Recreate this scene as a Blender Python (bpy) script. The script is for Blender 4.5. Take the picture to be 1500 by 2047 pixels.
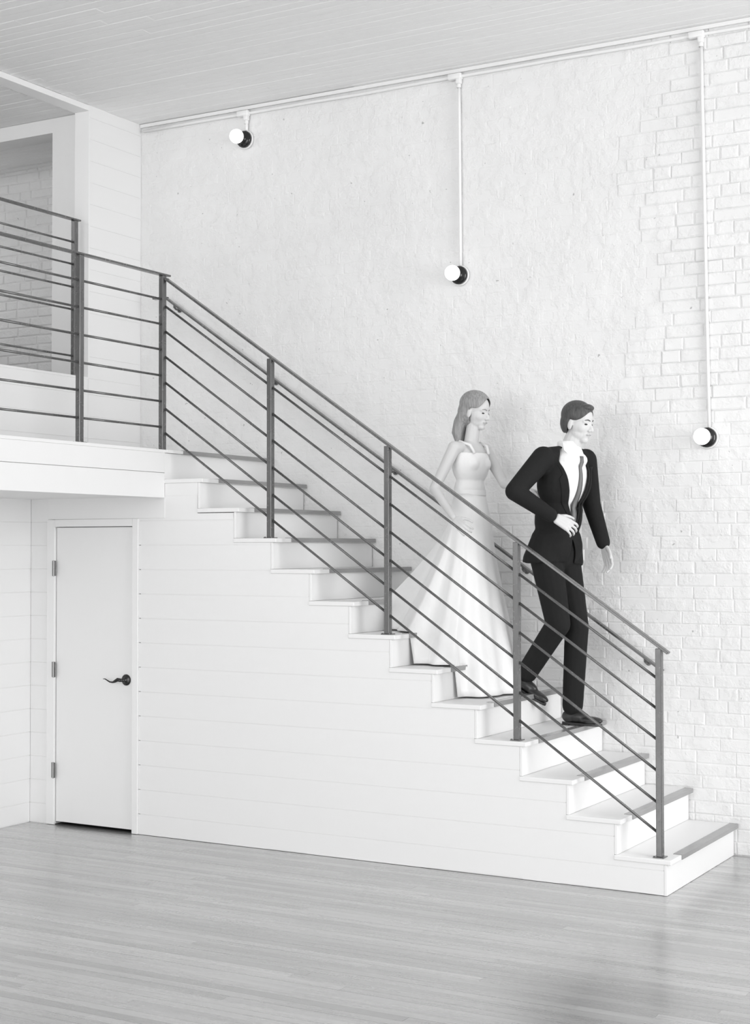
import bpy, bmesh, math, random
from mathutils import Vector, Matrix
from mathutils.bvhtree import BVHTree

for o in list(bpy.data.objects):
    bpy.data.objects.remove(o)
S = bpy.context.scene
COL = S.collection
rnd = random.Random(7)

# ------------------------------------------------------------------ camera
cd = bpy.data.cameras.new('camera'); cam = bpy.data.objects.new('camera', cd); COL.objects.link(cam)
RT = Vector((0.86870281, 0.49533238, -0.00112249)); UP = Vector((0.0129328, -0.02041578, 0.99970793)); FW = Vector((-0.49516479, 0.8684636, 0.02414128))
m = Matrix(((RT.x, UP.x, -FW.x), (RT.y, UP.y, -FW.y), (RT.z, UP.z, -FW.z))).to_4x4()
m.translation = Vector((2.5863962, -7.59401735, 1.8073247))
cam.matrix_world = m
cd.sensor_fit = 'HORIZONTAL'; cd.sensor_width = 36.0; cd.lens = 3017.17 / 1500 * 36.0
cd.clip_end = 200
S.camera = cam

# ------------------------------------------------------------------ world, lights, exposure
W = bpy.data.worlds.new('world'); S.world = W; W.use_nodes = True
bg = W.node_tree.nodes['Background']; bg.inputs[0].default_value = (1, 1, 1, 1); bg.inputs[1].default_value = 1.45

def area(name, loc, target, sx, sy, power):
    l = bpy.data.lights.new(name, 'AREA'); l.shape = 'RECTANGLE'; l.size = sx; l.size_y = sy; l.energy = power
    o = bpy.data.objects.new(name, l); COL.objects.link(o)
    o.location = loc
    o.rotation_euler = (Vector(target) - Vector(loc)).to_track_quat('-Z', 'Z').to_euler()
    return o
area('window_light_right', (6.8, -1.6, 2.3), (-3.0, -0.6, 1.6), 5.0, 3.6, 470)
area('window_light_rear', (-1.8, -11.5, 2.4), (-3.0, 0.6, 1.6), 8.0, 3.6, 560)
area('upper_level_fill', (-5.9, -2.4, 4.8), (-5.6, .6, 3.6), 1.6, .5, 30)  # added fill out of view, brightens the upper level
area('upper_recess_fill', (-7.3, 1.25, 4.2), (-5.2, 1.35, 3.9), .7, .7, 5)  # added fill for the brick behind the upper opening, no known source
S.view_settings.view_transform = 'Standard'; S.view_settings.look = 'None'
S.view_settings.gamma = 1.0; S.view_settings.use_curve_mapping = False
S.view_settings.exposure = -0.46

# ------------------------------------------------------------------ measures
r = 0.187; g = 0.2723; w = 1.2114; H = 4.948; XB = -4.425; XC = -4.38; N = 13; XL = -12 * g; LZ = 13 * r; BP = 0.1545

# ------------------------------------------------------------------ materials
def mat(name, col, rough=0.6, metal=0.0, spec=0.5, build=None, emit=None):
    m = bpy.data.materials.new(name); m.use_nodes = True
    nt = m.node_tree; b = nt.nodes['Principled BSDF']
    c = col if isinstance(col, tuple) else (col, col, col)
    b.inputs['Base Color'].default_value = (*c, 1); b.inputs['Roughness'].default_value = rough
    b.inputs['Metallic'].default_value = metal; b.inputs['Specular IOR Level'].default_value = spec
    if emit:
        b.inputs['Emission Color'].default_value = (1, 1, 1, 1); b.inputs['Emission Strength'].default_value = emit
    if build: build(nt, b)
    return m
def nz(nt, scale, detail=3, coord='Object', vec=(1, 1, 1), rough=0.55):
    tc = nt.nodes.new('ShaderNodeTexCoord'); mp = nt.nodes.new('ShaderNodeMapping'); n = nt.nodes.new('ShaderNodeTexNoise')
    mp.inputs['Scale'].default_value = vec
    nt.links.new(tc.outputs[coord], mp.inputs[0]); nt.links.new(mp.outputs[0], n.inputs['Vector'])
    n.inputs['Scale'].default_value = scale; n.inputs['Detail'].default_value = detail; n.inputs['Roughness'].default_value = rough
    return n
def bump(nt, b, src, strength, dist, prev=None):
    bp = nt.nodes.new('ShaderNodeBump'); bp.inputs['Strength'].default_value = strength; bp.inputs['Distance'].default_value = dist
    nt.links.new(src, bp.inputs['Height'])
    if prev: nt.links.new(prev.outputs[0], bp.inputs['Normal'])
    nt.links.new(bp.outputs[0], b.inputs['Normal']); return bp
def ramp(nt, src, p0, c0, p1, c1):
    rp = nt.nodes.new('ShaderNodeValToRGB'); e = rp.color_ramp.elements
    e[0].position = p0; e[0].color = (c0, c0, c0, 1); e[1].position = p1; e[1].color = (c1, c1, c1, 1)
    nt.links.new(src, rp.inputs[0]); return rp
def white(nt, b):
    n = nz(nt, 45, 3); bump(nt, b, n.outputs[0], 0.06, 0.003)
M_white = mat('white_satin_paint', 0.84, 0.5, build=white)
M_white_trim = mat('white_gloss_paint', 0.85, 0.4, build=white)
def brickp(nt, b):
    n1 = nz(nt, 9, 6, rough=0.6); n2 = nz(nt, 60, 4); n3 = nz(nt, 2.2, 2)
    p = bump(nt, b, ramp(nt, n1.outputs[0], .44, 0, .62, 1).outputs[0], 0.42, 0.010)
    bump(nt, b, n2.outputs[0], 0.3, 0.0025, p)
    c = ramp(nt, n3.outputs[0], .3, .80, .7, .84)
    # little chips in the paint
    n4 = nz(nt, 26, 2); ch = ramp(nt, n4.outputs[0], .225, .4, .25, 1.0)
    mx = nt.nodes.new('ShaderNodeMixRGB'); mx.blend_type = 'MULTIPLY'; mx.inputs[0].default_value = .7
    nt.links.new(c.outputs[0], mx.inputs[1]); nt.links.new(ch.outputs[0], mx.inputs[2]); nt.links.new(mx.outputs[0], b.inputs['Base Color'])
M_brick = mat('thick_white_masonry_paint', 0.82, 0.7, spec=.3, build=brickp)
def ceilp(nt, b):
    n = nz(nt, 6, 4, vec=(0.5, 6, 1)); bump(nt, b, n.outputs[0], 0.12, 0.003)
    nt.links.new(ramp(nt, n.outputs[0], .3, .85, .7, .88).outputs[0], b.inputs['Base Color'])
M_ceil = mat('painted_ceiling_wood', 0.78, 0.6, build=ceilp)
def floorp(nt, b):
    at = nt.nodes.new('ShaderNodeAttribute'); at.attribute_name = 'tone'
    n1 = nz(nt, 3.0, 5, coord='Object', vec=(0.45, 7, 1)); n2 = nz(nt, 5, 4, vec=(.35, 11, 1)); n3 = nz(nt, 1.1, 3, vec=(.5, 1.4, 1))
    a = nt.nodes.new('ShaderNodeMath'); a.operation = 'MULTIPLY_ADD'
    nt.links.new(n1.outputs[0], a.inputs[0]); a.inputs[1].default_value = .40; nt.links.new(at.outputs['Fac'], a.inputs[2])
    a2 = nt.nodes.new('ShaderNodeMath'); a2.operation = 'MULTIPLY_ADD'
    nt.links.new(n2.outputs[0], a2.inputs[0]); a2.inputs[1].default_value = .22; nt.links.new(a.outputs[0], a2.inputs[2])
    a3 = nt.nodes.new('ShaderNodeMath'); a3.operation = 'MULTIPLY_ADD'
    nt.links.new(n3.outputs[0], a3.inputs[0]); a3.inputs[1].default_value = .38; nt.links.new(a2.outputs[0], a3.inputs[2])
    nt.links.new(ramp(nt, a3.outputs[0], .36, .21, .84, .50).outputs[0], b.inputs['Base Color'])
    nt.links.new(ramp(nt, n1.outputs[0], .2, .22, .8, .34).outputs[0], b.inputs['Roughness'])
    b.inputs['Coat Weight'].default_value = 1.0; b.inputs['Coat Roughness'].default_value = .24; b.inputs['Coat IOR'].default_value = 1.7
M_floor = mat('worn_strip_hardwood', 0.4, 0.3, spec=1.0, build=floorp)
def steelp(nt, b):
    n = nz(nt, 14, 4, vec=(1, 1, .35)); nt.links.new(ramp(nt, n.outputs[0], .3, .07, .7, .10).outputs[0], b.inputs['Base Color'])
    n2 = nz(nt, 30, 2); nt.links.new(ramp(nt, n2.outputs[0], .3, .16, .7, .30).outputs[0], b.inputs['Roughness'])
M_steel = mat('dark_mill_steel', 0.1, 0.22, metal=.0, spec=1.0, build=steelp)
def stripp(nt, b):
    n = nz(nt, 12, 4, vec=(1, .2, 1)); nt.links.new(ramp(nt, n.outputs[0], .3, .24, .7, .31).outputs[0], b.inputs['Base Color'])
M_strip = mat('grey_rubber_nosing', 0.12, 0.2, spec=1.0, build=stripp)
M_bronze = mat('dark_bronze', 0.05, 0.25, metal=.8, build=lambda nt, b: bump(nt, b, nz(nt, 90, 2).outputs[0], .05, .001))
M_hinge = mat('satin_hinge_metal', 0.25, 0.35, metal=.8, build=lambda nt, b: bump(nt, b, nz(nt, 90, 2).outputs[0], .05, .001))
M_black = mat('black_gloss_enamel', 0.012, 0.06, build=lambda nt, b: bump(nt, b, nz(nt, 30, 1).outputs[0], .02, .002))
M_globe = mat('lit_opal_glass', 0.9, 0.3, emit=1.6)
M_dark = mat('dark_threshold_and_closet_shade', 0.03, 0.5, build=lambda nt, b: bump(nt, b, nz(nt, 30, 2).outputs[0], .1, .002))  # threshold colour, also used as painted shade inside the closet
def cloth(scale, st):
    def f(nt, b):
        n = nz(nt, 7, 3); p = bump(nt, b, n.outputs[0], .5, .02); bump(nt, b, nz(nt, scale, 2).outputs[0], st, .001, p)
    return f
M_suit = mat('black_wool_suit', 0.013, 0.85, spec=.25, build=cloth(300, .2))
M_shirt = mat('white_cotton_shirt', 0.82, 0.8, build=cloth(200, .1))
M_tie = mat('grey_silk_tie', 0.16, 0.45, build=cloth(150, .1))
M_shoe = mat('black_leather_shoe', 0.03, 0.3, build=cloth(80, .05))
M_dress = mat('white_satin_dress', 0.87, 0.5, build=cloth(120, .05))
M_skin = mat('pale_skin', (.66, .62, .60), 0.55, build=lambda nt, b: bump(nt, b, nz(nt, 60, 3).outputs[0], .1, .001))
for _m in (M_skin,): _m.node_tree.nodes['Principled BSDF'].inputs['Base Color'].default_value = (.64, .64, .64, 1)
def hairp(c0, c1):
    def f(nt, b):
        n = nz(nt, 30, 4, vec=(4, 4, .5)); nt.links.new(ramp(nt, n.outputs[0], .3, c0, .7, c1).outputs[0], b.inputs['Base Color']); bump(nt, b, n.outputs[0], .5, .004)
    return f
M_hair_d = mat('dark_short_hair', .06, .5, build=hairp(.04, .09))
M_hair_l = mat('mid_brown_grey_hair', .25, .5, build=hairp(.20, .36))
M_lip = mat('lip_colour', .36, .5, build=lambda nt, b: bump(nt, b, nz(nt, 60, 3).outputs[0], .1, .001))
M_eye = mat('dark_iris', .05, .15, build=lambda nt, b: bump(nt, b, nz(nt, 60, 3).outputs[0], .02, .001))
M_silver = mat('bright_metal', .7, .2, metal=1, build=lambda nt, b: bump(nt, b, nz(nt, 60, 3).outputs[0], .02, .001))

# ------------------------------------------------------------------ helpers
def link(name, me, material, parent=None):
    o = bpy.data.objects.new(name, me); COL.objects.link(o)
    if material is not None and not me.materials: me.materials.append(material)
    if parent is not None:
        o.parent = parent
        o.matrix_parent_inverse = Matrix.Translation(-Vector(parent['_loc'])) if '_loc' in parent else Matrix.Identity(4)
    return o
class MB:
    def __init__(s): s.v = []; s.f = []; s.t = []
    def add(s, vs, fs, tone=0.0):
        n = len(s.v); s.v += [tuple(v) for v in vs]; s.f += [tuple(i + n for i in f) for f in fs]; s.t += [tone] * len(vs); return s
    def box(s, x0, y0, z0, x1, y1, z1, tone=0.0):
        return s.add([(x0, y0, z0), (x1, y0, z0), (x1, y1, z0), (x0, y1, z0), (x0, y0, z1), (x1, y0, z1), (x1, y1, z1), (x0, y1, z1)],
                     [(0, 3, 2, 1), (4, 5, 6, 7), (0, 1, 5, 4), (1, 2, 6, 5), (2, 3, 7, 6), (3, 0, 4, 7)], tone)
    def bar(s, a, b, wx, wz, side=None):
        """box along a->b; wx along the side vector, wz along the third"""
        a, b = Vector(a), Vector(b); d = (b - a).normalized()
        sd = Vector(side) if side else (d.cross(Vector((0, 0, 1))) if abs(d.z) < .99 else Vector((1, 0, 0)))
        sd = (sd - d * sd.dot(d)).normalized(); u = sd.cross(d).normalized()
        vs = [p + sd * (i * wx / 2) + u * (j * wz / 2) for p in (a, b) for i, j in ((-1, -1), (1, -1), (1, 1), (-1, 1))]
        return s.add(vs, [(0, 1, 2, 3), (7, 6, 5, 4), (0, 4, 5, 1), (1, 5, 6, 2), (2, 6, 7, 3), (3, 7, 4, 0)])
    def prism(s, pts, y0, y1):
        """x,z outline extruded along y"""
        n = len(pts); vs = [(p[0], y0, p[1]) for p in pts] + [(p[0], y1, p[1]) for p in pts]
        fs = [tuple(range(n)), tuple(range(2 * n - 1, n - 1, -1))] + [(i, i + n, (i + 1) % n + n, (i + 1) % n) for i in range(n)]
        return s.add(vs, fs)
    def tube(s, pts, rad, n=10, cap=True):
        pts = [Vector(p) for p in pts]; rads = rad if isinstance(rad, (list, tuple)) else [rad] * len(pts)
        base = len(s.v); ref = None; vs = []
        for i, p in enumerate(pts):
            d = (pts[min(i + 1, len(pts) - 1)] - pts[max(i - 1, 0)]).normalized()
            if ref is None: ref = d.orthogonal().normalized()
            ref = (ref - d * ref.dot(d)).normalized(); q = d.cross(ref)
            vs += [p + (ref * math.cos(2 * math.pi * k / n) + q * math.sin(2 * math.pi * k / n)) * rads[i] for k in range(n)]
        fs = [(i * n + k, i * n + (k + 1) % n, (i + 1) * n + (k + 1) % n, (i + 1) * n + k) for i in range(len(pts) - 1) for k in range(n)]
        if cap: fs += [tuple(range(n - 1, -1, -1)), tuple(range((len(pts) - 1) * n, len(pts) * n))]
        return s.add(vs, fs)
    def lathe(s, prof, c, axis, n=32):
        """prof: (radius, distance along axis)"""
        ax = Vector(axis).normalized(); a = ax.orthogonal().normalized(); b = ax.cross(a); c = Vector(c)
        vs = [c + ax * h + (a * math.cos(2 * math.pi * k / n) + b * math.sin(2 * math.pi * k / n)) * max(rr, 1e-5) for rr, h in prof for k in range(n)]
        fs = [(i * n + k, i * n + (k + 1) % n, (i + 1) * n + (k + 1) % n, (i + 1) * n + k) for i in range(len(prof) - 1) for k in range(n)]
        return s.add(vs, fs)
    def build(s, name, material, parent=None, bevel=0, smooth=False, tone=False, seg=2, fixn=False):
        me = bpy.data.meshes.new(name); me.from_pydata(s.v, [], s.f); me.update()
        if tone:
            a = me.attributes.new('tone', 'FLOAT', 'POINT'); a.data.foreach_set('value', s.t)
        if bevel or fixn:
            bm = bmesh.new(); bm.from_mesh(me)
            bmesh.ops.recalc_face_normals(bm, faces=bm.faces)
            if bevel: bmesh.ops.bevel(bm, geom=[e for e in bm.edges], offset=bevel, segments=seg, affect='EDGES', profile=.5, clamp_overlap=True)
            bm.to_mesh(me); bm.free()
        if smooth: me.polygons.foreach_set('use_smooth', [True] * len(me.polygons))
        return link(name, me, material, parent)
def prop(o, label=None, cat=None, group=None, kind=None):
    if label: o['label'] = label
    if cat: o['category'] = cat
    if group: o['group'] = group
    if kind: o['kind'] = kind
    return o
def thing(name, loc, label, cat, group=None):
    o = bpy.data.objects.new(name, None); COL.objects.link(o); o.location = loc; o.empty_display_size = .1
    o['_loc'] = list(loc); return prop(o, label, cat, group)
def clean():
    for o in bpy.data.objects:
        if '_loc' in o: del o['_loc']

# ================================================================== SETTING
# ---------------- floor: strips of hardwood running along x
fl = MB().box(-8, -13, -.12, 9, 2.4, -.022).build('floor', M_floor, tone=True)
prop(fl, 'worn pale hardwood strip floor', 'floor', kind='structure')
FWID = .0572
rows = []
for i in range(int((w + .3 + 4.2) / FWID)):
    y0 = w + .3 - (i + 1) * FWID
    x = -5.2 - rnd.random() * 1.5
    while x < 3.4:
        L = rnd.uniform(1.1, 3.4); x1 = min(x + L, 3.4)
        if x1 > -4.9: rows.append((x, x1, y0, rnd.uniform(-.11, .11) - (.12 if rnd.random() < .05 else 0)))
        x = x1 + .0006
def floor_visible(x0, x1, y):
    d = Vector(((x0 + x1) / 2, y, 0)) - cam.matrix_world.translation; z = d.dot(FW)
    best = 0
    for k in range(9):
        p = Vector((x0 + (x1 - x0) * k / 8, y, 0)); d = p - cam.matrix_world.translation; z = d.dot(FW)
        if z < .5: continue
        u = 750 + 3017 * d.dot(RT) / z; v = 1023 - 3017 * d.dot(UP) / z
        if -20 < u < 1520 and v < 2080 and not (y > -.02 and p.x < 0): best = max(best, 1 / z)
    return best
vis = sorted([q for q in rows if floor_visible(q[0], q[1], q[2] + FWID / 2) > 0], key=lambda q: -floor_visible(q[0], q[1], q[2] + FWID / 2))
keep = set(vis[:296])
far = MB()
for q in rows:
    x0, x1, y0, t = q
    if q in keep:
        MB().box(x0, y0 + .0004, -.022, x1, y0 + FWID - .0006, 0 + rnd.uniform(-.0002, .0002), t).build('floor_board', M_floor, fl, tone=True)
    else: far.box(x0, y0 + .0004, -.022, x1, y0 + FWID - .0006, 0, t)
prop(far.build('floor_boards', M_floor, fl, tone=True), kind='stuff')
# the rest of the big room, beyond the strips
rest_y = min(q[2] for q in rows)
big = MB().box(-8, -13, -.022, 9, rest_y - .0006, -.0003).box(3.4, rest_y, -.022, 9, w + .3, -.0003).box(-8, rest_y, -.022, -6.75, w + .3, -.0003)
prop(big.build('floor_surround', M_floor, fl, tone=True), kind='stuff')

# ---------------- ceiling: narrow boards along x
ce = MB().box(-8, -13, H + .014, 9, 2.4, H + .15).build('ceiling', M_ceil)
prop(ce, 'white painted board ceiling', 'ceiling', kind='structure')
CW = .083
y = 1.9
while y > -2.3:
    x = -8.0 + rnd.random()
    x = -8.0
    while x < 4.5:
        x1 = min(x + rnd.uniform(3.0, 5.5), 4.5)
        if x1 < -6.5: x = x1; continue
        dz = rnd.uniform(-.0012, .0012)
        c = .004
        z0 = H + dz; z1 = H + .014
        ya, yb = y - CW + .0008, y - .0008
        vs = [(x, ya, z1), (x, ya, z0 + c), (x, ya + c, z0), (x, yb - c, z0), (x, yb, z0 + c), (x, yb, z1)]
        vs += [(x1 - .001, v[1], v[2]) for v in vs]
        fs = [(i, i + 1, i + 7, i + 6) for i in range(5)] + [(5, 0, 6, 11), (0, 5, 4, 3, 2, 1), (6, 7, 8, 9, 10, 11)]
        MB().add(vs, fs).build('ceiling_board', M_ceil, ce, fixn=True)
        x = x1
    y -= CW
MB().box(-8, -13, H - .001, 9, y, H + .014).box(4.5, y, H - .001, 9, 1.9, H + .014).build('ceiling_panel', M_ceil, ce)

# ---------------- brick walls
def brick_mesh(mb, x0, x1, z0, z1, yface, depth, jit, back=.012):
    """brick with eased front edges, facing -y"""
    e = .005 + rnd.random() * .004
    j = lambda a: rnd.uniform(-a, a)
    f = yface - depth
    fr = [(x0 + e + j(jit), f + j(.0012), z0 + e + j(jit)), (x1 - e + j(jit), f + j(.0012), z0 + e + j(jit)), (x1 - e + j(jit), f + j(.0012), z1 - e + j(jit)), (x0 + e + j(jit), f + j(.0012), z1 - e + j(jit))]
    md = [(x0, f + min(depth * .8, .005), z0), (x1, f + min(depth * .8, .005), z0), (x1, f + min(depth * .8, .005), z1), (x0, f + min(depth * .8, .005), z1)]
    bk = [(x0, yface + back, z0), (x1, yface + back, z0), (x1, yface + back, z1), (x0, yface + back, z1)]
    fs = [(0, 1, 2, 3)] + [(i + 4, (i + 1) % 4 + 4, (i + 1) % 4, i) for i in range(4)] + [(i + 8, (i + 1) % 4 + 8, (i + 1) % 4 + 4, i + 4) for i in range(4)] + [(11, 10, 9, 8)]
    mb.add(fr + md + bk, fs)
BC, BL = .075, .236
def brick_list(xa, xb, za, zb):
    out = []; k = 0; z = za
    while z < zb - .02:
        x = xa - rnd.uniform(0, BL * .3) - (BL / 2 if k % 2 else 0)
        while x < xb:
            L = BL * rnd.uniform(.97, 1.03) if rnd.random() > .2 else BL * .5
            out.append((max(x, xa), min(x + L, xb), z, min(z + BC, zb))); x += L
        z += BC; k += 1
    return [b for b in out if b[1] - b[0] > .03]
wb = MB().box(XB - .1, w, 0, 3.6, w + .2, H + .014).build('wall_back', M_brick)
prop(wb, 'tall white-painted brick wall behind the stairs', 'wall', kind='structure')
def proj(p):
    d = Vector(p) - cam.matrix_world.translation; z = d.dot(FW); return 750 + 3017.17 * d.dot(RT) / z, 1023.5 - 3017.17 * d.dot(UP) / z, z
bl = brick_list(XB, 2.2, .002, H)
def clear(b):   # how cleanly the brick shows through the paint, 0..1
    x, z = (b[0] + b[1]) / 2, (b[2] + b[3]) / 2
    a = min(1, max(0, (x + .62 + .12 * math.sin(z * 5)) / .25))
    low = min(1, max(0, (1.75 - z + .9 * 0) / .3)) if x > -1.9 else 0
    mid = .55 if (-1.75 < x < -.9 and z < 2.1) else 0
    return max(.03, a if z > 2.6 else a * .5, low * .42, mid)
cand = []
for b in bl:
    if b[0] > 1.0: continue
    z = (b[2] + b[3]) / 2; x = (b[0] + b[1]) / 2
    if z < -x / g * r - .02 and x < 0: continue       # hidden by the stairs
    u, v, d = proj((x, w, z))
    if -10 < u < 1510 and -10 < v < 2060: cand.append((clear(b) * 3 + 1 / d * 4, b))
cand.sort(key=lambda t: -t[0]); solo = set(b for _, b in cand[:298])
field = MB()
for b in bl:
    c = clear(b); j = .0022
    c = max(0, c + rnd.uniform(-.25, .2) * c)
    dep = .0006 + .0060 * c + rnd.uniform(0, .0026) * (c + .05)
    gl = rnd.choice((.0008, .002, .0052)) * (c + .08); gr = rnd.choice((.0008, .0015, .003)) * (c + .08); gb = rnd.choice((.0006, .0012, .0028)) * (c + .08)
    bb = (b[0] + gl, b[1] - gr, b[2] + gb, b[3] - gb * .6)
    if b in solo:
        mb = MB(); brick_mesh(mb, *bb, w, dep, j); mb.build('brick', M_brick, wb)
    else: brick_mesh(field, *bb, w, dep, j)
prop(field.build('brickwork', M_brick, wb), kind='stuff')

# brick wall at the back of the upper recess
wr = MB().box(-7.6, 1.70, 3.0, XB - .1, 1.9, H + .014).build('wall_recess', M_brick)
prop(wr, 'shaded white brick wall seen through the upper opening', 'wall', kind='structure')
rf = MB()
for b in brick_list(-7.0, -4.75, 3.02, H - .02):
    gp = .004; bb = (b[0] + gp, b[1] - gp, b[2] + gp, b[3] - gp)
    if b[1] > -6.7 and b[0] < -4.8:
        mb = MB(); brick_mesh(mb, *bb, 1.70, .007 + rnd.uniform(-.002, .002), .002); mb.build('brick', M_brick, wr)
    else: brick_mesh(rf, *bb, 1.70, .006, .002)
prop(rf.build('brickwork', M_brick, wr), kind='stuff')

# ---------------- lower left wall with horizontal boards (faces +x)
def boards_x(parent, xf, y0, y1, edges, name='shiplap_board', th=.016, gap=.0032):
    for z0, z1 in zip(edges[:-1], edges[1:]):
        MB().box(xf - th, y0, z0 + gap / 2, xf, y1, z1 - gap / 2).build(name, M_white, parent, bevel=.0008, seg=1)
zr = [0.002] + [.13 + BP * k for k in range(14)]        # .13 ... 2.1385
wl = MB().box(XC - .3, -9, 0, XC - .003, 0.0, 2.1385).build('wall_left', M_white)
prop(wl, 'white horizontal board wall below the balcony, left of the door', 'wall', kind='structure')
boards_x(wl, XC, -4.2, -.0003, zr[:-1] + [2.1385])
# stair-side wall left of the door (faces -y)
def boards_y(parent, x0, x1, edges, yf=0, th=.016, gap=.0032):
    for z0, z1 in zip(edges[:-1], edges[1:]):
        MB().box(x0, yf, z0 + gap / 2, x1, yf + th, z1 - gap / 2).build('shiplap_board', M_white, parent, bevel=.0008, seg=1)
ws = MB().box(XC - .3, .003, 0, -4.17, .1, 2.13).box(-4.2, .003, 1.965, -3.46, .1, 2.13).build('wall_under_landing', M_white)
prop(ws, 'white boarded wall around the door under the landing', 'wall', kind='structure')
boards_y(ws, XC, -4.231, zr[:-1] + [2.1385])
MB().box(-4.231, 0, 2.0, XL, .016, 2.137).build('header_panel', M_white, ws, bevel=.0008, seg=1)

# ---------------- landing / balcony floor running toward the camera
ld = MB().box(XB - .3, -6.0, 2.15, XL - .0165, w - .012, LZ - .02).build('floor_landing', M_white)
prop(ld, 'white landing and balcony deck with boarded fascia', 'landing', kind='structure')
MB().box(XB, -6.0, LZ - .02, XL + .001, -.0005, LZ).build('deck', M_white, ld, bevel=.001, seg=1)
MB().box(XB, .0, LZ - .02, XL + .02, w - .012, LZ).build('deck', M_white, ld, bevel=.001, seg=1)
MB().box(XB - .29, -6.0, 2.136, XL - .018, 0.3, 2.15).build('soffit', M_white, ld)
for z0, z1 in ((2.128, 2.2835), (2.2865, LZ - .0205)):
    MB().box(XL - .017, -6.0, z0, XL, -.001, z1).build('fascia_board', M_white, ld, bevel=.001, seg=1)

# ---------------- upper left wall: shiplap pier and knee wall
wu = MB().box(XB - .126, .622, LZ - .3, XB - .003, w + .49, H + .014).box(XB - .126, -6, LZ - .3, XB - .003, .622, 3.0).build('wall_upper_left', M_white)
prop(wu, 'white shiplap wall and knee wall at the back of the landing', 'wall', kind='structure')
ze = [LZ + .001, 2.584, 2.739, 2.894, 3.007] + [3.007 + BP * k for k in range(1, 13)] + [H]
ze = [z for z in ze if z < H - .02] + [H - .001]
boards_x(wu, XB, .6235, w - .009, ze)
boards_x(wu, XB, -4.0, .6205, ze[:5])
MB().box(XB - .128, .62, 3.012, XB + .001, .634, H - .001).build('corner_trim', M_white_trim, wu, bevel=.001, seg=1)
MB().box(XB - .14, -6, 3.0, XB + .004, .6195, 3.016).build('wall_cap', M_white_trim, wu, bevel=.002)
hb = MB().box(XB - .126, -6, H - .042, XB + .002, .6195, H - .002).build('trim_1', M_white_trim, bevel=.002)
prop(hb, 'thin white beam along the ceiling above the upper opening', 'trim', kind='structure')
up = MB().box(-7.7, -6, 2.9, XB - .13, 1.7, 3.008).build('floor_upper', M_floor, tone=True)
prop(up, 'upper level floor behind the knee wall', 'floor', kind='structure')
wo = MB().box(-4.878, .75, 3.008, XB - .127, .87, H - .001).box(-6.4, .75, 4.842, -4.878, .87, H - .001).box(-7.6, .75, 3.008, -6.4, .87, H - .001).build('wall_upper_rear', M_white)
prop(wo, 'plain white upper wall with a tall opening', 'wall', kind='structure')
wq = MB().box(-7.6, -3.3, 3.008, XB - .13, -3.18, H - .001).build('wall_upper_blocker', M_white)  # added out of view to keep rear light off the upper opening
prop(wq, 'unseen white cross wall added to block rear light from the upper level', 'wall', kind='structure')
wf = MB().box(-7.7, -6, 3.008, -7.6, 1.7, H).build('wall_upper_far', M_white)
prop(wf, 'plain white end wall of the upper level', 'wall', kind='structure')

# ---------------- ceiling trim and its shadow gap along the brick wall
t2 = MB().box(XB + .002, w - .022, H - .028, 3.4, w - .009, H - .002).build('trim_2', M_white_trim, bevel=.003)
prop(t2, 'narrow white moulding where brick wall meets ceiling', 'trim', kind='structure')

# ---------------- door under the landing
dr = bpy.data.objects.new('door_1', None); COL.objects.link(dr); dr.location = (-3.84, 0, 0); dr['_loc'] = [-3.84, 0, 0]
prop(dr, 'flush white door with dark lever handle under the landing', 'door', kind='structure')
MB().box(-4.163, .008, .022, -3.523, .045, 1.947).build('door_panel', M_white, dr, bevel=.002)
MB().box(-4.231, -.010, .002, -4.1675, .016, 1.998).build('door_casing', M_white_trim, dr, bevel=.002)
MB().box(-3.519, -.010, .002, -3.473, .016, 1.998).build('door_casing', M_white_trim, dr, bevel=.002)
MB().box(-4.1665, -.010, 1.951, -3.520, .016, 1.998).build('door_casing', M_white_trim, dr, bevel=.002)
MB().box(-4.166, .004, .0005, -3.5195, .10, .006).build('threshold', M_dark, dr, bevel=.001)
MB().box(-4.19, .09, .0, -3.49, .13, 1.98).build('closet_shade_sheet', M_dark, dr)  # dark sheet standing in for the shade seen under the door
for z in (1.679, 1.015, .357):
    h = MB().box(-4.185, -.0125, z - .05, -4.152, -.0102, z + .05).build('hinge', M_hinge, dr, bevel=.0008, seg=1)
    MB().tube([(-4.166, -.017, z - .052), (-4.166, -.017, z + .052)], .0055, 8).build('hinge_pin', M_hinge, h, smooth=False)
hx, hz = -3.577, .970
h = MB().lathe([(0, 0), (.036, 0), (.036, .004), (.030, .009), (.022, .011), (.013, .014), (.012, .035), (.010, .040), (0, .041)], (hx, .008, hz), (0, -1, 0), 28).build('door_handle', M_bronze, dr, smooth=True, fixn=True)
MB().tube([(hx, -.028, hz), (hx - .014, -.036, hz + .001), (hx - .032, -.040, hz + .004), (hx - .05, -.042, hz - .006), (hx - .07, -.042, hz - .014), (hx - .095, -.041, hz - .013), (hx - .118, -.038, hz - .004), (hx - .14, -.034, hz + .004), (hx - .158, -.030, hz + .003)],
          [.010, .0115, .012, .010, .006, .0048, .0042, .0036, .0024], 12).build('lever', M_bronze, h, smooth=True)

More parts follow.
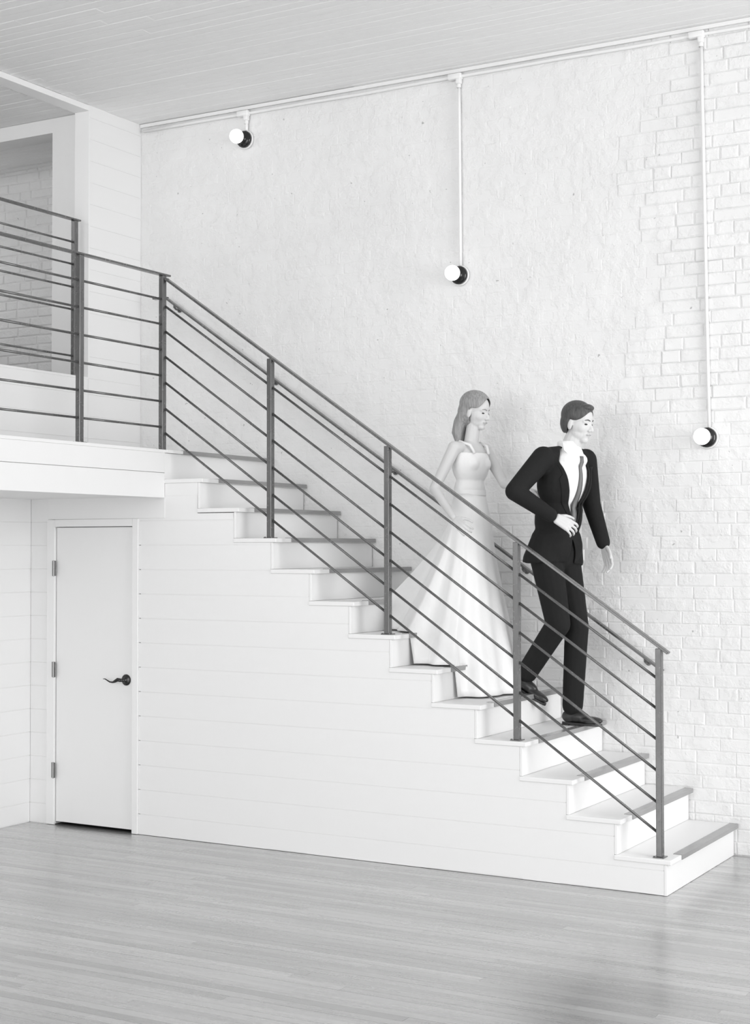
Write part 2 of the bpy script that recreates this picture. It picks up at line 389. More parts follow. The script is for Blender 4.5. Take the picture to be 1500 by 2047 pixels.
# ================================================================== STAIRCASE
st = thing('staircase', (-1.63, .6, 0), 'white boarded staircase with grey nosing strips against the brick wall', 'staircase')
pts = [(-.02, .002)]
for i in range(1, 13):
    pts.append((-(i - 1) * g - .02, i * r - .03)); pts.append((-i * g - .02, i * r - .03))
pts += [(-12 * g - .02, 2.12)]
poly = [(XL - .19, .002)] + pts + [(XL - .19, 2.12)]
MB().prism(poly, .003, w - .013).build('carcass', M_white, st)
for i in range(1, 14):
    zt = i * r - .026 if i < 13 else LZ - .021
    MB().box(-(i - 1) * g - .016, -.0005 if i < 13 else .0, (i - 1) * r + .001, -(i - 1) * g, w - .012, zt - .0005).build('riser', M_white, st, bevel=.0015, seg=1)
for i in range(1, 13):
    t = MB().box(-i * g - .0162, -.006, i * r - .026, -(i - 1) * g + .024, w - .011, i * r).build('tread', M_white, st, bevel=.004)
for i in range(1, 14):
    xf = -(i - 1) * g + (.024 if i < 13 else .020)
    zt = i * r
    t = [o for o in st.children if o.name.startswith('tread')][i - 1] if i < 13 else ld
    pr = [(xf - .046, zt + .0002), (xf - .046, zt + .003), (xf + .003, zt + .003), (xf + .0045, zt + .001), (xf + .0045, zt - .024), (xf + .0003, zt - .024), (xf + .0003, zt + .0002)]
    s_ = MB().prism(pr, .165, w - .014).build('nosing_strip', M_strip, None, fixn=True)
    s_.parent = t
    if t is not ld: s_.matrix_parent_inverse = Matrix.Identity(4)
    if t is not ld: s_.matrix_parent_inverse = (Matrix.Translation(Vector(st['_loc'])) @ t.matrix_parent_inverse).inverted() if False else Matrix.Identity(4)
# side boards with the stair profile notched in
zs = zr[:14] + [2.2440]
zs = [0.002] + [.13 + BP * k for k in range(13)] + [2.1385, 2.25]
def xr(z):
    i = min(12, max(1, int(math.floor((z + .026) / r)) + 1)); return -(i - 1) * g, i
for k, (z0, z1) in enumerate(zip(zs[:-1], zs[1:])):
    z0 += .0017; z1 = min(z1 - .0017, 12 * r - .0265)
    if z1 <= z0: continue
    if k == 0: z0 = .0022
    xl = -3.472 if z0 < 1.999 else XL
    if z0 < 1.999 < z1: z1 = min(z1, 1.999)
    x, i = xr(z0); p = [(xl, z0), (x - .0165, z0)]
    if k == 0:                                           # board lifts off the uneven floor in places
        p = [(xl, z0), (-2.50, z0), (-2.49, .0075), (-2.22, .0065), (-2.21, z0), (-1.46, z0), (-1.30, .006), (-.82, .009), (-.815, z0), (-.60, z0), (-.595, .007), (-.2, .006), (-.05, z0), (x - .0165, z0)]
    while True:
        top = i * r - .0265
        if top >= z1 - 1e-6 or i >= 12:
            p.append((-(i - 1) * g - .0165, z1)); break
        p.append((-(i - 1) * g - .0165, top)); i += 1; p.append((-(i - 1) * g - .0165, top))
    p.append((xl, z1))
    q = [p[0]]
    for a in p[1:]:
        if abs(a[0] - q[-1][0]) > 1e-4 or abs(a[1] - q[-1][1]) > 1e-4: q.append(a)
    MB().prism(q, 0, .016).build('shiplap_board', M_white, st, fixn=True)
# slim dark gaps where the skirting board lifts off the uneven floor
# ================================================================== RAILINGS
PX, PY, RH = -.055, .055, 1.105
def railpost(parent, x, y, z0, z1):
    p = MB().box(x - .0165, y - .019, z0 + .004, x + .0165, y + .019, z1).build('post', M_steel, parent, bevel=.003)
    b = MB().box(x - .03, y - .033, z0, x + .03, y + .033, z0 + .005).build('foot_plate', M_steel, parent, bevel=.001, seg=1)
    for sx in (-1, 1):
        s_ = MB().lathe([(.0062, 0), (.0062, .003), (.004, .0045), (0, .005)], (x + sx * .024, y - .024, z0 + .005), (0, 0, 1), 8).build('screw', M_steel, None)
        s_.parent = b
    return p
sr = thing('stair_railing', (-1.68, PY, 1.3), 'dark steel stair railing with five posts and sloping bars', 'railing')
sl = r / g
posts = [(-3 * k * g + PX, (3 * k + 1) * r) for k in range(4)]
for x, z in posts: railpost(sr, x, PY, z, z + RH - .012 + (.0))
xe = XL + PX                                                     # landing corner post belongs to the landing railing
zt = lambda x: r + RH + (x - PX) * -sl                           # rail centre line
MB().bar((xe + .018, PY, zt(xe + .018)), (PX + .052, PY, zt(PX + .052)), .040, .014, (0, 1, 0)).build('top_rail', M_steel, sr, bevel=.0025)
offs = [.178, .338, .500, .664, .830, .985]
for a in range(4):
    x1 = posts[a][0] - .0155; x0 = (posts[a + 1][0] if a < 3 else xe) + .0155
    for o_ in offs:
        MB().tube([(x0, PY, zt(x0) - o_), (x1, PY, zt(x1) - o_)], .0075, 12).build('bar', M_steel, sr, smooth=True)
lr = thing('landing_railing', (xe, -.8, LZ), 'dark steel railing along the balcony edge, joined to stair railing', 'railing')
ZL = LZ + 1.118
for y in (PY - .01, -.745, -1.55, -2.35):
    railpost(lr, xe, y, LZ, ZL - .006)
MB().bar((xe, -2.9, ZL), (xe, PY + .05, ZL), .042, .012, (1, 0, 0)).build('top_rail', M_steel, lr, bevel=.0025)
ys = [PY - .01, -.745, -1.55, -2.35, -2.9]
for a in range(4):
    for z in (3.392, 3.233, 3.071, 2.906, 2.742, 2.579):
        MB().tube([(xe, ys[a + 1] + (.0185 if a < 3 else 0), z), (xe, ys[a] - .0185, z)], .0072, 12).build('bar', M_steel, lr, smooth=True)
ur = thing('upper_railing', (XB - .05, -.3, 3.016), 'shorter dark steel railing on the knee wall before the upper opening', 'railing')
xu = XB - .035
for y in (.515, -.45, -1.4):
    railpost(ur, xu, y, 3.016, 4.108)
MB().bar((xu, -2.2, 4.114), (xu, .56, 4.114), .042, .012, (1, 0, 0)).build('top_rail', M_steel, ur, bevel=.0025)
ys = [.515, -.45, -1.4, -2.2]
for a in range(3):
    for z in (3.955, 3.799, 3.639, 3.481, 3.317, 3.155):
        MB().tube([(xu, ys[a + 1] + (.0185 if a < 2 else 0), z), (xu, ys[a] - .0185, z)], .0072, 12).build('bar', M_steel, ur, smooth=True)
# handrail on the brick wall
hr = thing('wall_handrail', (-2.2, w, 2.3), 'dark flat steel handrail fixed to the brick wall beside the stairs', 'handrail')
YH = 1.135
a0 = Vector((-4.135, YH, 3.626)); a1 = Vector((-.405, YH, 1.072)); dH = (a1 - a0)
MB().bar(a0, a1, .040, .013, (0, 1, 0)).build('rail', M_steel, hr, bevel=.002)
MB().bar(a0 + Vector((-.11, 0, .002)), a0 + Vector((.01, 0, .002)), .040, .013, (0, 1, 0)).build('rail_end', M_steel, hr, bevel=.002)
for t in (.02, .245, .50, .755, .97):
    p = a0 + dH * t
    b = MB().tube([(p.x, YH, p.z - .006), (p.x, YH, p.z - .022), (p.x, YH + .02, p.z - .034), (p.x, w - .014, p.z - .036)], .008, 8).build('bracket', M_steel, hr, smooth=True)
    MB().lathe([(.018, 0), (.018, .005), (0, .006)], (p.x, w - .010, p.z - .036), (0, -1, 0), 16).build('wall_plate', M_steel, b, fixn=True).matrix_parent_inverse = Matrix.Identity(4)

# ================================================================== CONDUIT AND LAMPS
cn = thing('conduit', (-1.8, w, 4.9), 'white painted conduit along ceiling with three drops down to lamps', 'conduit')
zc = 4.890; yc = w - .020
def wob(a, b, n, amp=.003):
    a, b = Vector(a), Vector(b)
    return [a.lerp(b, i / n) + (Vector((0, rnd.uniform(-amp, 0) * .4, rnd.uniform(-amp, amp))) if 0 < i < n else Vector()) for i in range(n + 1)]
MB().tube(wob((XB + .03, yc, zc), (3.2, yc, zc), 16), .0105, 10).build('pipe', M_white_trim, cn, smooth=True)
lamps = [(-3.483, 4.707, -3.465, -3.465), (-1.787, 3.586, -1.785, -1.777), (-.142, 2.466, -.163, -.128)]
for (lx, lz, dx0, dx1) in lamps:
    top = (dx0, yc - .004, zc); bot = (dx1, yc - .002, lz + .06)
    MB().tube([Vector(top).lerp(Vector(bot), i / 6) for i in range(7)], .0105, 10).build('drop_pipe', M_white_trim, cn, smooth=True)
    b = MB().box(dx0 - .075, yc - .026, zc - .018, dx0 + .022, yc + .016, zc + .022).box(dx0 - .018, yc - .026, zc - .05, dx0 + .018, yc + .012, zc - .01).build('junction_box', M_white_trim, cn, bevel=.008, smooth=True)
    b2 = MB().lathe([(.014, 0), (.014, .022), (.0115, .026)], (dx0, yc - .004, zc - .075), (0, 0, 1), 12).build('fitting', M_white_trim, cn, smooth=False)
lab = ['lit globe bulb in black canopy, highest one near the landing corner', 'lit globe bulb in black canopy at middle height on brick wall', 'lit globe bulb in black canopy, lowest and furthest right']
for k, (lx, lz, a_, b_) in enumerate(lamps):
    if k == 0:
        L = thing('globe_lamp', (0, 0, 0), lab[0], 'lamp', 'globe wall lamps on the brick wall')
        MB().lathe([(0, 0), (.066, 0), (.066, .010), (.062, .013), (0, .013)], (0, -.008, 0), (0, -1, 0), 40).build('mounting_ring', M_white_trim, L, fixn=True)
        MB().lathe([(0, .0), (.060, .0), (.060, .012), (.057, .020), (.046, .028), (.030, .033), (.0285, .052), (.026, .056), (0, .057)], (0, -.021, 0), (0, -1, 0), 40).build('canopy', M_black, L, smooth=True, fixn=True)
        pf = [(math.sin(math.pi * i / 20) * .050, .050 - math.cos(math.pi * i / 20) * .050) for i in range(21)]
        MB().lathe(pf, (0, -.072, 0), (0, -1, 0), 32).build('globe', M_globe, L, smooth=True, fixn=True)['label'] = 'glowing white glass globe'
        pt = bpy.data.lights.new('bulb_light', 'POINT'); pt.energy = 0.6; pt.shadow_soft_size = .05
        L.location = (lx, w, lz); first = L
    else:
        L = first.copy(); COL.objects.link(L); L.location = (lx, w, lz); L['label'] = lab[k]
        for c in first.children:
            d = c.copy(); COL.objects.link(d); d.parent = L

# ================================================================== PEOPLE
def sph(mb, c, rx, n=16, m=10, ax=None, ry=None, rz=None):
    ry = ry or rx; rz = rz or rx; c = Vector(c)
    A = ax or (Vector((1, 0, 0)), Vector((0, 1, 0)), Vector((0, 0, 1)))
    vs = [c + A[2] * rz]
    for i in range(1, m):
        t = math.pi * i / m
        for k in range(n):
            p = 2 * math.pi * k / n
            vs.append(c + A[0] * (rx * math.sin(t) * math.cos(p)) + A[1] * (ry * math.sin(t) * math.sin(p)) + A[2] * (rz * math.cos(t)))
    vs.append(c - A[2] * rz)
    fs = [(0, 1 + k, 1 + (k + 1) % n) for k in range(n)]
    for i in range(m - 2):
        fs += [(1 + i * n + k, 1 + (i + 1) * n + k, 1 + (i + 1) * n + (k + 1) % n, 1 + i * n + (k + 1) % n) for k in range(n)]
    e = len(vs) - 1; b0 = 1 + (m - 2) * n
    fs += [(e, b0 + (k + 1) % n, b0 + k) for k in range(n)]
    mb.add(vs, fs)
def cap(mb, a, b, ra, rb, n=14):
    a, b = Vector(a), Vector(b)
    sph(mb, a, ra, n, 8); sph(mb, b, rb, n, 8)
    if (b - a).length > 1e-4: mb.tube([a, b], [ra, rb], n)
def fuse(mb, name, material, parent, voxel=.006, smooth=8, cut=None, solid=0, dec=None):
    me = bpy.data.meshes.new(name + '_tmp'); me.from_pydata(mb.v, [], mb.f); me.update()
    bm = bmesh.new(); bm.from_mesh(me); bm.to_mesh(me); bm.free()
    o = bpy.data.objects.new(name + '_tmp', me); COL.objects.link(o)
    md = o.modifiers.new('r', 'REMESH'); md.mode = 'VOXEL'; md.voxel_size = voxel; md.adaptivity = 0
    if smooth:
        s = o.modifiers.new('s', 'SMOOTH'); s.factor = .5; s.iterations = smooth
    dg = bpy.context.evaluated_depsgraph_get()
    res = bpy.data.meshes.new_from_object(o.evaluated_get(dg))
    bpy.data.objects.remove(o); bpy.data.meshes.remove(me)
    if cut:
        bm = bmesh.new(); bm.from_mesh(res)
        bmesh.ops.delete(bm, geom=[f for f in bm.faces if cut(f.calc_center_median())], context='FACES')
        for _ in range(14):                                # ease the cut edge
            mv = {}
            for v in bm.verts:
                if v.is_boundary:
                    nb = [e.other_vert(v).co for e in v.link_edges if e.is_boundary]
                    if len(nb) == 2: mv[v] = v.co * .4 + (nb[0] + nb[1]) * .3
            for v, c_ in mv.items(): v.co = c_
        bmesh.ops.smooth_vert(bm, verts=[v for v in bm.verts if not v.is_boundary], factor=.4, use_axis_x=True, use_axis_y=True, use_axis_z=True)
        bm.to_mesh(res); bm.free()
    res.name = name
    res.polygons.foreach_set('use_smooth', [True] * len(res.polygons))
    ob = link(name, res, material, parent)
    if solid:
        so = ob.modifiers.new('s', 'SOLIDIFY'); so.thickness = solid; so.offset = -1
    return ob
def bvh(o):
    me = o.data; return BVHTree.FromPolygons([v.co for v in me.vertices], [tuple(p.vertices) for p in me.polygons])

def hand(mb, wrist, direc, palmn, side, curl=.5, size=1.0, spread=.1, fcurl=None):
    """wrist point; direc toward the fingers; palmn = normal out of the palm; side=+1: thumb on direc x palmn side"""
    D = Vector(direc).normalized(); P = Vector(palmn); P = (P - D * P.dot(D)).normalized(); T = D.cross(P).normalized() * side
    w0 = Vector(wrist); s = size
    for k in range(4):                                   # palm: four metacarpal columns merged
        o = (1.5 - k) * .0195 * s
        cap(mb, w0 + T * o * .62 + D * .012 * s, w0 + T * o + D * .085 * s - P * .002, .0145 * s, .0115 * s, 10)
    lens = [(.040, .024, .020), (.044, .028, .021), (.041, .026, .021), (.032, .020, .018)]
    for k in range(4):
        o = (1.5 - k) * .0205 * s
        c = (fcurl[k] if fcurl else curl)
        p = w0 + T * o + D * .088 * s; dirv = (D + T * (1.5 - k) * spread).normalized(); rr = (.0095 if k < 3 else .0082) * s
        for q, L in enumerate(lens[k]):
            ang = c * (.55, .9, .6)[q]
            ax = dirv.cross(P).normalized(); dirv = (Matrix.Rotation(ang, 3, ax) @ dirv).normalized(); Pn = P
            e = p + dirv * L * s; cap(mb, p, e, rr, rr * .9, 8); p = e; rr *= .92
            P_loc = ax.cross(dirv)
    p = w0 + T * .026 * s + D * .022 * s + P * .006 * s; dirv = (D * .72 + T * .62 + P * .32).normalized()
    for L, rr in ((.040, .0125), (.030, .0105), (.024, .009)):
        e = p + dirv * L * s; cap(mb, p, e, rr * s, rr * s * .9, 8); p = e; dirv = (dirv + D * .35 + P * .15 - T * .12).normalized()

def head(mb, c, F, U, s=1.0, fem=False):
    F = Vector(F).normalized(); U = Vector(U); U = (U - F * U.dot(F)).normalized(); L = U.cross(F).normalized(); c = Vector(c)
    A = (F, L, U)
    P = lambda f, l, u: c + F * f * s + L * l * s + U * u * s
    sph(mb, P(-.012, 0, .036), .096 * s, 22, 16, A, .075 * s, .084 * s)
    sph(mb, P(.014, 0, -.012), .072 * s, 22, 16, A, .062 * s, .085 * s)
    jw = .049 if fem else .056
    sph(mb, P(.014, 0, -.062), .056 * s, 18, 12, A, jw * s, .044 * s)
    sph(mb, P(.040, 0, -.062), .044 * s, 16, 12, A, .034 * s, .044 * s)        # muzzle
    sph(mb, P(.058, 0, -.096), .024 * s, 14, 10, A, .026 * s, .020 * s)        # chin
    cap(mb, P(.080, 0, .004), P(.100, 0, -.034), .0075 * s, .0115 * s, 10)     # nose
    sph(mb, P(.0815, 0, -.0625), .012 * s, 12, 8, A, .021 * s, .011 * s)
    for q in (-1, 1):
        sph(mb, P(.090, q * .011, -.038), .009 * s, 10, 8, A)
        cap(mb, P(.076, q * .012, .018), P(.062, q * .043, .014), .010 * s, .009 * s, 10)  # brow
        sph(mb, P(.038, q * .030, -.026), .036 * s, 14, 10, A, .029 * s, .034 * s)       # cheek
        sph(mb, P(-.010, q * .074, -.018), .016 * s, 12, 8, A, .009 * s, .031 * s)       # ear
    return P, A
def face_parts(P, A, s, parent, brow_m):
    for q in (-1, 1):
        m_ = MB(); sph(m_, P(.0705, q * .030, -.003), .0095 * s, 12, 8, A, .012 * s, .006 * s); m_.build('eye', M_eye, parent, smooth=True)
        m_ = MB(); m_.tube([P(.0865, q * .013, .019), P(.081, q * .029, .0245), P(.068, q * .046, .019)], [.0028 * s, .003 * s, .0015 * s], 8); m_.build('eyebrow', brow_m, parent, smooth=True)
    m_ = MB(); m_.tube([P(.0800, -.021, -.0645), P(.0885, -.009, -.0625), P(.0885, .009, -.0625), P(.0800, .021, -.0645)], [.002 * s, .0045 * s, .0045 * s, .002 * s], 8); m_.build('lips', M_lip, parent, smooth=True)

def shoe(parent, ankle, toe_dir, sole_n, s=1.0):
    """low dress shoe: heel under the ankle, toe ahead"""
    D = Vector(toe_dir).normalized(); Nn = Vector(sole_n); Nn = (Nn - D * Nn.dot(D)).normalized(); T = D.cross(Nn)
    a = Vector(ankle); P = lambda d, t, n: a + D * d * s + T * t * s + Nn * n * s
    mb = MB(); A = (D, T, Nn)
    sph(mb, P(-.02, 0, -.045), .052 * s, 16, 10, A, .036 * s, .040 * s)
    sph(mb, P(.04, 0, -.045), .075 * s, 16, 10, A, .036 * s, .036 * s)
    sph(mb, P(.12, 0, -.060), .082 * s, 16, 10, A, .044 * s, .024 * s)
    sph(mb, P(.0, 0, -.015), .042 * s, 16, 10, A, .034 * s, .038 * s)
    sh = fuse(mb, 'shoe', M_shoe, parent, .005, 5)
    sl_ = MB(); n = 28; ring = []
    for k in range(n):
        t = 2 * math.pi * k / n; d = .062 + .135 * math.cos(t); wd = .036 + .010 * math.cos(t + .4); ring.append((d, wd * math.sin(t)))
    vs = [P(d, t, -.092) for d, t in ring] + [P(d, t, -.078) for d, t in ring]
    sl_.add(vs, [tuple(range(n - 1, -1, -1)), tuple(range(n, 2 * n))] + [(k, (k + 1) % n, (k + 1) % n + n, k + n) for k in range(n)])
    hl = [P(d, t, z) for z in (-.102, -.091) for d, t in ((-.07, -.028), (-.07, .028), (-.015, .032), (-.015, -.032))]
    sl_.add(hl, [(0, 1, 2, 3), (7, 6, 5, 4), (0, 4, 5, 1), (1, 5, 6, 2), (2, 6, 7, 3), (3, 7, 4, 0)])
    sl_.build('sole', M_shoe, sh, fixn=True).matrix_parent_inverse = sh.matrix_parent_inverse.inverted() if False else Matrix.Identity(4)
    return sh

# ---------------------------------------------------------------- groom
V = Vector
gm = thing('person', (-.93, .80, .748), 'person in a black suit and white shirt stepping down the stairs', 'person')
yaw = math.radians(20); F = V((math.cos(yaw), -math.sin(yaw), 0)); L = V((math.sin(yaw), math.cos(yaw), 0)); U = V((0, 0, 1))
neck = V((-.835, .725, 2.405)); hd = V((-.775, .725, 2.548)); pel = V((-.915, .72, 1.81))
shR = V((-.925, .555, 2.335)); shL = V((-.795, .885, 2.335))
elR = V((-1.015, .345, 2.135)); wrR = V((-.835, .455, 1.995))
elL = V((-.785, .955, 2.075)); wrL = V((-.690, .905, 1.835))
hipR = V((-.945, .635, 1.755)); hipL = V((-.900, .800, 1.755))
knL = V((-.835, .835, 1.33)); anL = V((-.875, .865, .865))
knR = V((-.885, .670, 1.36)); anR = V((-1.125, .760, 1.060))
chest = V((-.865, .722, 2.20)); waist = V((-.90, .72, 1.97))
Uu = (neck - pel).normalized(); Ft = (F - Uu * F.dot(Uu)).normalized(); AT = (Ft, L, Uu)
body = MB()
FH = V((math.cos(math.radians(8)), -math.sin(math.radians(8)), -.18)); P, A = head(body, hd, FH, U)
cap(body, neck - U * .03, hd - U * .07 - F * .02, .060, .056)
sph(body, chest, .105, 20, 12, AT, .165, .17); sph(body, waist, .095, 20, 12, AT, .14, .15); sph(body, pel, .105, 20, 12, AT, .150, .12)
for s_, e_, w_, sg in ((shR, elR, wrR, 1), (shL, elL, wrL, -1)):
    cap(body, s_, e_, .050, .038); cap(body, e_, w_, .038, .025)
for h_, k_, a_ in ((hipR, knR, anR), (hipL, knL, anL)):
    cap(body, h_, k_, .080, .052); cap(body, k_, a_, .052, .036)
# right hand closes over the jacket button, left hand hangs relaxed
hand(body, wrR + V((.02, .015, -.012)), V((.115, .06, -.075)), -F + V((0, 0, .1)), 1, .7)
hand(body, wrL + V((.008, -.002, -.02)), V((.055, -.03, -.16)), V((-.45, -.85, 0)), -1, .45)
bo = fuse(body, 'body', M_skin, gm, .0036, 7)
face_parts(P, A, 1, gm, M_hair_d)
# shirt
m_ = MB(); sph(m_, chest, .117, 24, 14, AT, .176, .18); sph(m_, waist, .108, 20, 12, AT, .152, .16)
m_.tube([neck - U * .07, neck + U * .005, neck + U * .035], [.088, .071, .068], 24)
sph(m_, neck - U * .075 + F * .01, .088, 20, 10, AT, .12, .06)
sht = fuse(m_, 'shirt', M_shirt, gm, .006, 5)
# trousers
m_ = MB(); sph(m_, pel - U * .01, .122, 24, 14, AT, .165, .14)
for h_, k_, a_, fl_ in ((hipR, knR, anR, .2), (hipL, knL, anL, 0)):
    cap(m_, h_, k_, .098, .074); d_ = (a_ - k_).normalized()
    cap(m_, k_, a_ + d_ * .0, .072, .063)
def tcut(c):
    return False
fuse(m_, 'trousers', M_suit, gm, .007, 7)
# jacket
m_ = MB(); sph(m_, chest, .134, 24, 14, AT, .188, .185); sph(m_, waist + U * .02, .124, 24, 14, AT, .160, .19); sph(m_, pel + U * .0, .138, 24, 14, AT, .176, .15)
sph(m_, shR - U * .005, .070, 16, 10); sph(m_, shL - U * .005, .070, 16, 10)
cap(m_, shR, neck - U * .045 - F * .015, .062, .06); cap(m_, shL, neck - U * .045 - F * .015, .062, .06)
cap(m_, pel + U * .04 - L * .07, pel - U * .085 - L * .095 - F * .02, .105, .122); cap(m_, pel + U * .04 + L * .07, pel - U * .085 + L * .085 - F * .02, .105, .118)
for s_, e_, w_ in ((shR, elR, wrR), (shL, elL, wrL)):
    cap(m_, s_, e_, .070, .056); cap(m_, e_, e_.lerp(w_, .97), .056, .043)
BT = .135                                              # height of the button above the pelvis
def vwid(u):
    t = (u - BT) / (.47 - BT); return -1 if t < 0 else .012 + .088 * min(t, 1.15)
def jcut(c):
    d = c - pel; u = d.dot(Uu); s = d.dot(L); f = d.dot(Ft)
    if u > .615: return True
    if f > .015 and u > BT and abs(s - .012) < vwid(u) * (1 if u < .50 else max(.6, 1 - (u - .5) * 3)): return True
    if f > .03 and u < BT - .06 and abs(s) < (BT - .06 - u) * .28: return True
    if u < -.105 + .25 * max(0, f): return True
    return False
jk = fuse(m_, 'jacket', M_suit, gm, .0065, 6, cut=jcut, solid=.006)
# lapels, tie, buttons laid on the surface
bj, bs = bvh(jk), bvh(sht)
def on(b, s, u, off=.004, f0=.4):
    o = pel + L * s + Uu * u + Ft * f0
    h_ = b.ray_cast(o, -Ft); return (h_[0] + Ft * off) if h_[0] is not None else (o - Ft * (f0 - .13) + Ft * off)
for q in (-1, 1):
    m_ = MB(); rowsL = []
    nL = 14
    for i in range(nL + 1):
        t = i / nL; u = BT - .005 + (.50 - BT) * t; wv = vwid(max(u, BT)) + .003
        ow = wv + .014 + .052 * math.sin(min(1, t * 1.15) * math.pi * .62)
        if t > .80: ow = wv + .045 - (t - .8) * .02
        a_ = on(bj, .012 + q * (wv + .006), u, .003); b_ = on(bj, .012 + q * ow, u, .006)
        rowsL.append((a_, b_))
    vs = [p for ab in rowsL for p in (ab[0], ab[0].lerp(ab[1], .5) + Ft * .004, ab[1])]
    vs2 = [p - Ft * .003 for p in vs]; n_ = len(vs)
    fs = []
    for i in range(nL):
        for k in range(2):
            fs.append((i * 3 + k, i * 3 + k + 1, (i + 1) * 3 + k + 1, (i + 1) * 3 + k)); fs.append((n_ + (i + 1) * 3 + k, n_ + (i + 1) * 3 + k + 1, n_ + i * 3 + k + 1, n_ + i * 3 + k))
    for i in range(nL):
        fs.append((i * 3, (i + 1) * 3, n_ + (i + 1) * 3, n_ + i * 3)); fs.append((i * 3 + 2, n_ + i * 3 + 2, n_ + (i + 1) * 3 + 2, (i + 1) * 3 + 2))
    m_.add(vs + vs2, fs); m_.build('lapel', M_suit, gm, fixn=True, smooth=True)
m_ = MB(); tp = []
for i in range(13):
    t = i / 12; u = .555 - (.555 - BT - .01) * t; wd = .010 + .022 * t if i > 1 else .016
    c0 = on(bs, .012, u, .004); tp.append((c0 - L * wd, c0 + Ft * .006, c0 + L * wd, c0 - Ft * .004))
m_.add([p for q in tp for p in q], [(i * 4 + k, i * 4 + (k + 1) % 4, (i + 1) * 4 + (k + 1) % 4, (i + 1) * 4 + k) for i in range(12) for k in range(4)] + [(3, 2, 1, 0), (48, 49, 50, 51)])
m_.build('tie', M_tie, gm, fixn=True, smooth=True)
for q in (-1, 1):                                       # collar points
    m_ = MB(); c0 = neck + Ft * .072 + L * q * .010 + U * -.018
    vs = [c0, neck + L * q * .070 + Ft * .012 + U * .028, neck + L * q * .078 + Ft * .030 - U * .018, c0 + L * q * .040 - U * .052 + Ft * .012]
    vs += [p + Ft * .006 + L * q * .003 for p in vs]
    m_.add(vs, [(0, 1, 2, 3), (7, 6, 5, 4), (0, 4, 5, 1), (1, 5, 6, 2), (2, 6, 7, 3), (3, 7, 4, 0)]); m_.build('collar', M_shirt, gm, fixn=True)
for w_, e_ in ((wrR, elR), (wrL, elL)):                  # shirt cuffs
    d_ = (w_ - e_).normalized(); m_ = MB(); m_.tube([w_ - d_ * .03, w_ + d_ * .012], [.036, .034], 18, cap=False)
    c_ = m_.build('cuff', M_shirt, gm, smooth=True); so = c_.modifiers.new('s', 'SOLIDIFY'); so.thickness = .004
m_ = MB(); sph(m_, on(bj, .03, BT - .012, .004), .009, 12, 8, AT, .009, .009); m_.build('button', M_shoe, gm, smooth=True)
# hair: short, dark, cut away from the face
def hair(mb_fn, P, A, parent, material, facecut, voxel=.005, smooth=4):
    m_ = MB(); mb_fn(m_)
    c = P(0, 0, 0)
    return fuse(m_, 'hair', material, parent, voxel, smooth, cut=lambda q: facecut((q - c).dot(A[0]), (q - c).dot(A[1]), (q - c).dot(A[2])), solid=.003)
def mh(m_):
    sph(m_, P(-.016, 0, .044), .101, 22, 14, A, .080, .088); sph(m_, P(-.035, 0, .0), .078, 20, 12, A, .077, .09); sph(m_, P(.045, 0, .095), .04, 14, 8, A, .05, .022)
hair(mh, P, A, gm, M_hair_d, lambda f, l, u: (f > .02 and u < .075 - 14 * l * l) or (f > -.02 + .25 * u and u < .012 and abs(l) > .02) or u < -.07, .0038, 5)
shoe(gm, anL + V((0, 0, -.02)), V((.97, -.12, -.0)), U, 1.0).location = (0, 0, 0)
shR_ = shoe(gm, anR + V((-.01, .0, -.02)), V((.88, -.05, -.46)), V((.46, 0, .88)), 1.0)

# ---------------------------------------------------------------- bride
wm = thing('person', (-1.5, .75, 1.122), 'person in a long white dress following behind on the stairs', 'person')
yaw = math.radians(12); F = V((math.cos(yaw), -math.sin(yaw), 0)); L = V((math.sin(yaw), math.cos(yaw), 0))
hd = V((-1.460, .76, 2.648)); neck = V((-1.495, .755, 2.50)); pel = V((-1.50, .75, 1.99)); chest = V((-1.495, .752, 2.335)); waist = V((-1.50, .75, 2.15))
shR = V((-1.53, .60, 2.418)); shL = V((-1.465, .905, 2.418)); elR = V((-1.60, .47, 2.165)); wrR = V((-1.44, .40, 1.995)); elL = V((-1.335, .90, 2.205)); wrL = V((-1.125, .76, 2.165))
AT = (F, L, U); body = MB()
FH = V((.97, -.05, -.20)); P, A = head(body, hd, FH, U, .93, True)
cap(body, neck - U * .06, hd - U * .06 - F * .015, .046, .042)
sph(body, chest, .085, 20, 12, AT, .135, .14); sph(body, waist, .075, 20, 12, AT, .110, .12); sph(body, pel, .095, 20, 12, AT, .145, .13)
cap(body, shR, shL, .042, .042)
for s_, e_, w_ in ((shR, elR, wrR), (shL, elL, wrL)):
    cap(body, s_, e_, .040, .031); cap(body, e_, w_, .031, .020)
hand(body, wrR + V((.012, -.003, -.012)), V((.13, -.03, -.11)), V((0, 1, -.3)), 1, .9, .88)
hand(body, wrL + V((.015, -.006, -.004)), V((.16, -.05, -.05)), V((.1, -.1, -1)), 1, .45, .86)
fz = [pel + V((.02, q * .07, -.05)) for q in (-1, 1)]
cap(body, fz[0], V((-1.48, .68, 1.58)), .078, .050); cap(body, V((-1.48, .68, 1.58)), V((-1.50, .69, 1.40)), .050, .045)
cap(body, fz[1], V((-1.40, .82, 1.55)), .078, .050); cap(body, V((-1.40, .82, 1.55)), V((-1.40, .82, 1.22)), .050, .036)
fuse(body, 'body', M_skin, wm, .0036, 7)
face_parts(P, A, .93, wm, M_hair_l)
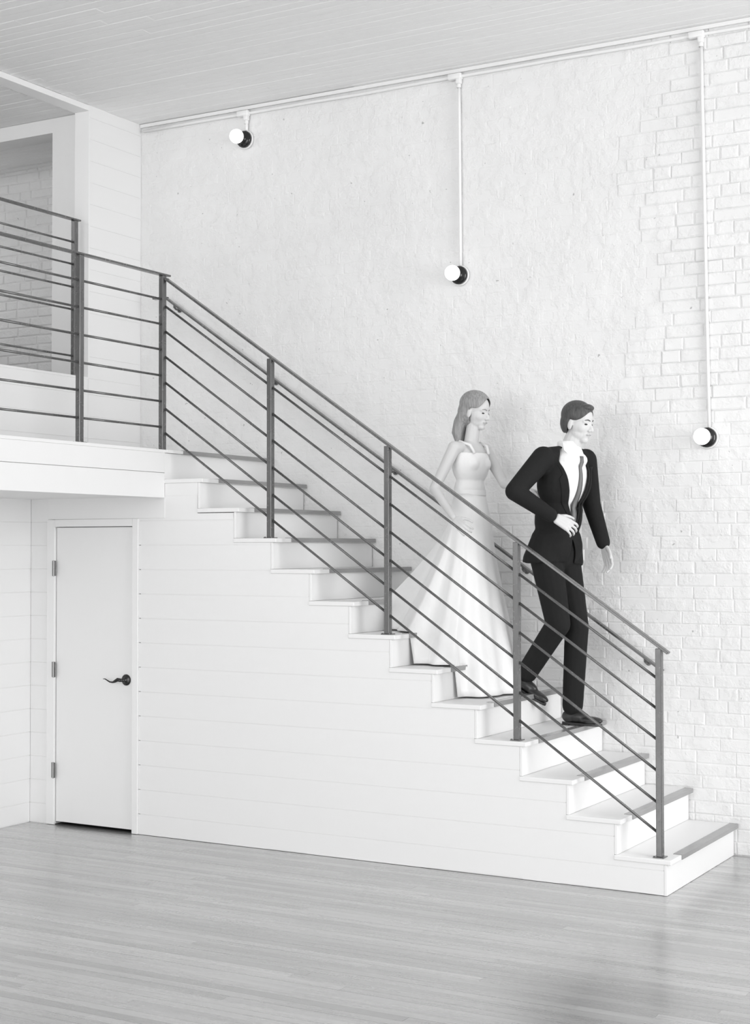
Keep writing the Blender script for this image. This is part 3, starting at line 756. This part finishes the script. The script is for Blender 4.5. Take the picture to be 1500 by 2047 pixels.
# bodice: fitted, cut to a low neckline
m_ = MB(); sph(m_, chest - U * .005, .097, 24, 14, AT, .146, .15); sph(m_, waist, .084, 24, 14, AT, .118, .14); sph(m_, pel, .106, 24, 14, AT, .157, .14)
for q in (-1, 1): sph(m_, chest + F * .052 + L * q * .058 - U * .012, .050, 18, 12, AT, .050, .052)
fuse(m_, 'bodice', M_dress, wm, .005, 12, cut=lambda c: (c - chest).z > .085 - .03 * ((c - chest).dot(F) > 0), solid=.003)
for q, s_ in ((-1, shR), (1, shL)):
    m_ = MB(); top = s_ + L * (-q * .055) + U * .043
    m_.tube([chest + F * .088 + L * q * .07 + U * .05, chest + F * .062 + L * q * .082 + U * .10, top, chest - F * .06 + L * q * .08 + U * .07], [.009] * 4, 8); m_.build('strap', M_dress, wm, smooth=True)
# skirt: pleated loft that follows the treads at its hem
def stepz(x):
    if x >= 0.024: return 0
    return max(0, min(13, math.floor((-(x - .026)) / g) + 1)) * r
mb = MB(); n = 120; rowsN = 26; cx0, cy0 = waist.x, waist.y
hemc = V((-1.49, .64, 0)); hrx, hry = .43, .44
for j in range(rowsN + 1):
    t = j / rowsN
    for k in range(n):
        a = 2 * math.pi * k / n
        top = V((cx0 + math.cos(a) * .090, cy0 + math.sin(a) * .120, waist.z - .01))
        hip = V((pel.x + math.cos(a) * .125, pel.y + math.sin(a) * .170, pel.z - .03))
        rx_ = hrx * (1.0 if math.cos(a) < 0 else .80)
        fold = 1 + .055 * math.sin(a * 9 + 1.0) + .03 * math.sin(a * 17 + 2)
        hx_, hy_ = hemc.x + math.cos(a) * rx_ * fold, hemc.y + math.sin(a) * hry * fold
        hy_ = min(hy_, w - .05); hy_ = max(hy_, .13)
        hem = V((hx_, hy_, stepz(hx_) + .012))
        if t < .18: p = top.lerp(hip, t / .18)
        else:
            s = (t - .18) / .82; e = s ** 1.25
            p = V((hip.x + (hem.x - hip.x) * e, hip.y + (hem.y - hip.y) * e, hip.z + (hem.z - hip.z) * s))
        if s_ is not None and t > .18:
            p.z = max(p.z, stepz(p.x) + .012)
        mb.v.append(tuple(p)); mb.t.append(0)
for j in range(rowsN):
    for k in range(n): mb.f.append((j * n + k, (j + 1) * n + k, (j + 1) * n + (k + 1) % n, j * n + (k + 1) % n))
sk = mb.build('skirt', M_dress, wm, smooth=True); so = sk.modifiers.new('s', 'SOLIDIFY'); so.thickness = .003; so.offset = -1
m_ = MB(); m_.lathe([(.0945, 0), (.0955, .004), (.0955, .030), (.0945, .034)], (waist.x, waist.y, waist.z - .02), (0, 0, 1), 36)
sa = m_.build('sash', M_dress, wm, smooth=True); sa.matrix_parent_inverse = sa.matrix_parent_inverse
for v_ in sa.data.vertices: v_.co.y = waist.y + (v_.co.y - waist.y) * 1.24
def wh(m_):
    sph(m_, P(-.018, 0, .046), .103, 22, 14, A, .082, .088); sph(m_, P(-.045, 0, -.01), .078, 20, 12, A, .078, .095)
    for l in (-.045, -.015, .015, .045):
        m_.tube([P(-.06, l, -.02), P(-.085, l, -.09), P(-.085, l * 1.2, -.16), P(-.055, l * 1.3, -.235)], [.040, .038, .034, .014], 10)
hair(wh, P, A, wm, M_hair_l, lambda f, l, u: (f > .004 and u < .092 - 16 * l * l) or (f > -.005 and u < .02), .004, 6)

clean()
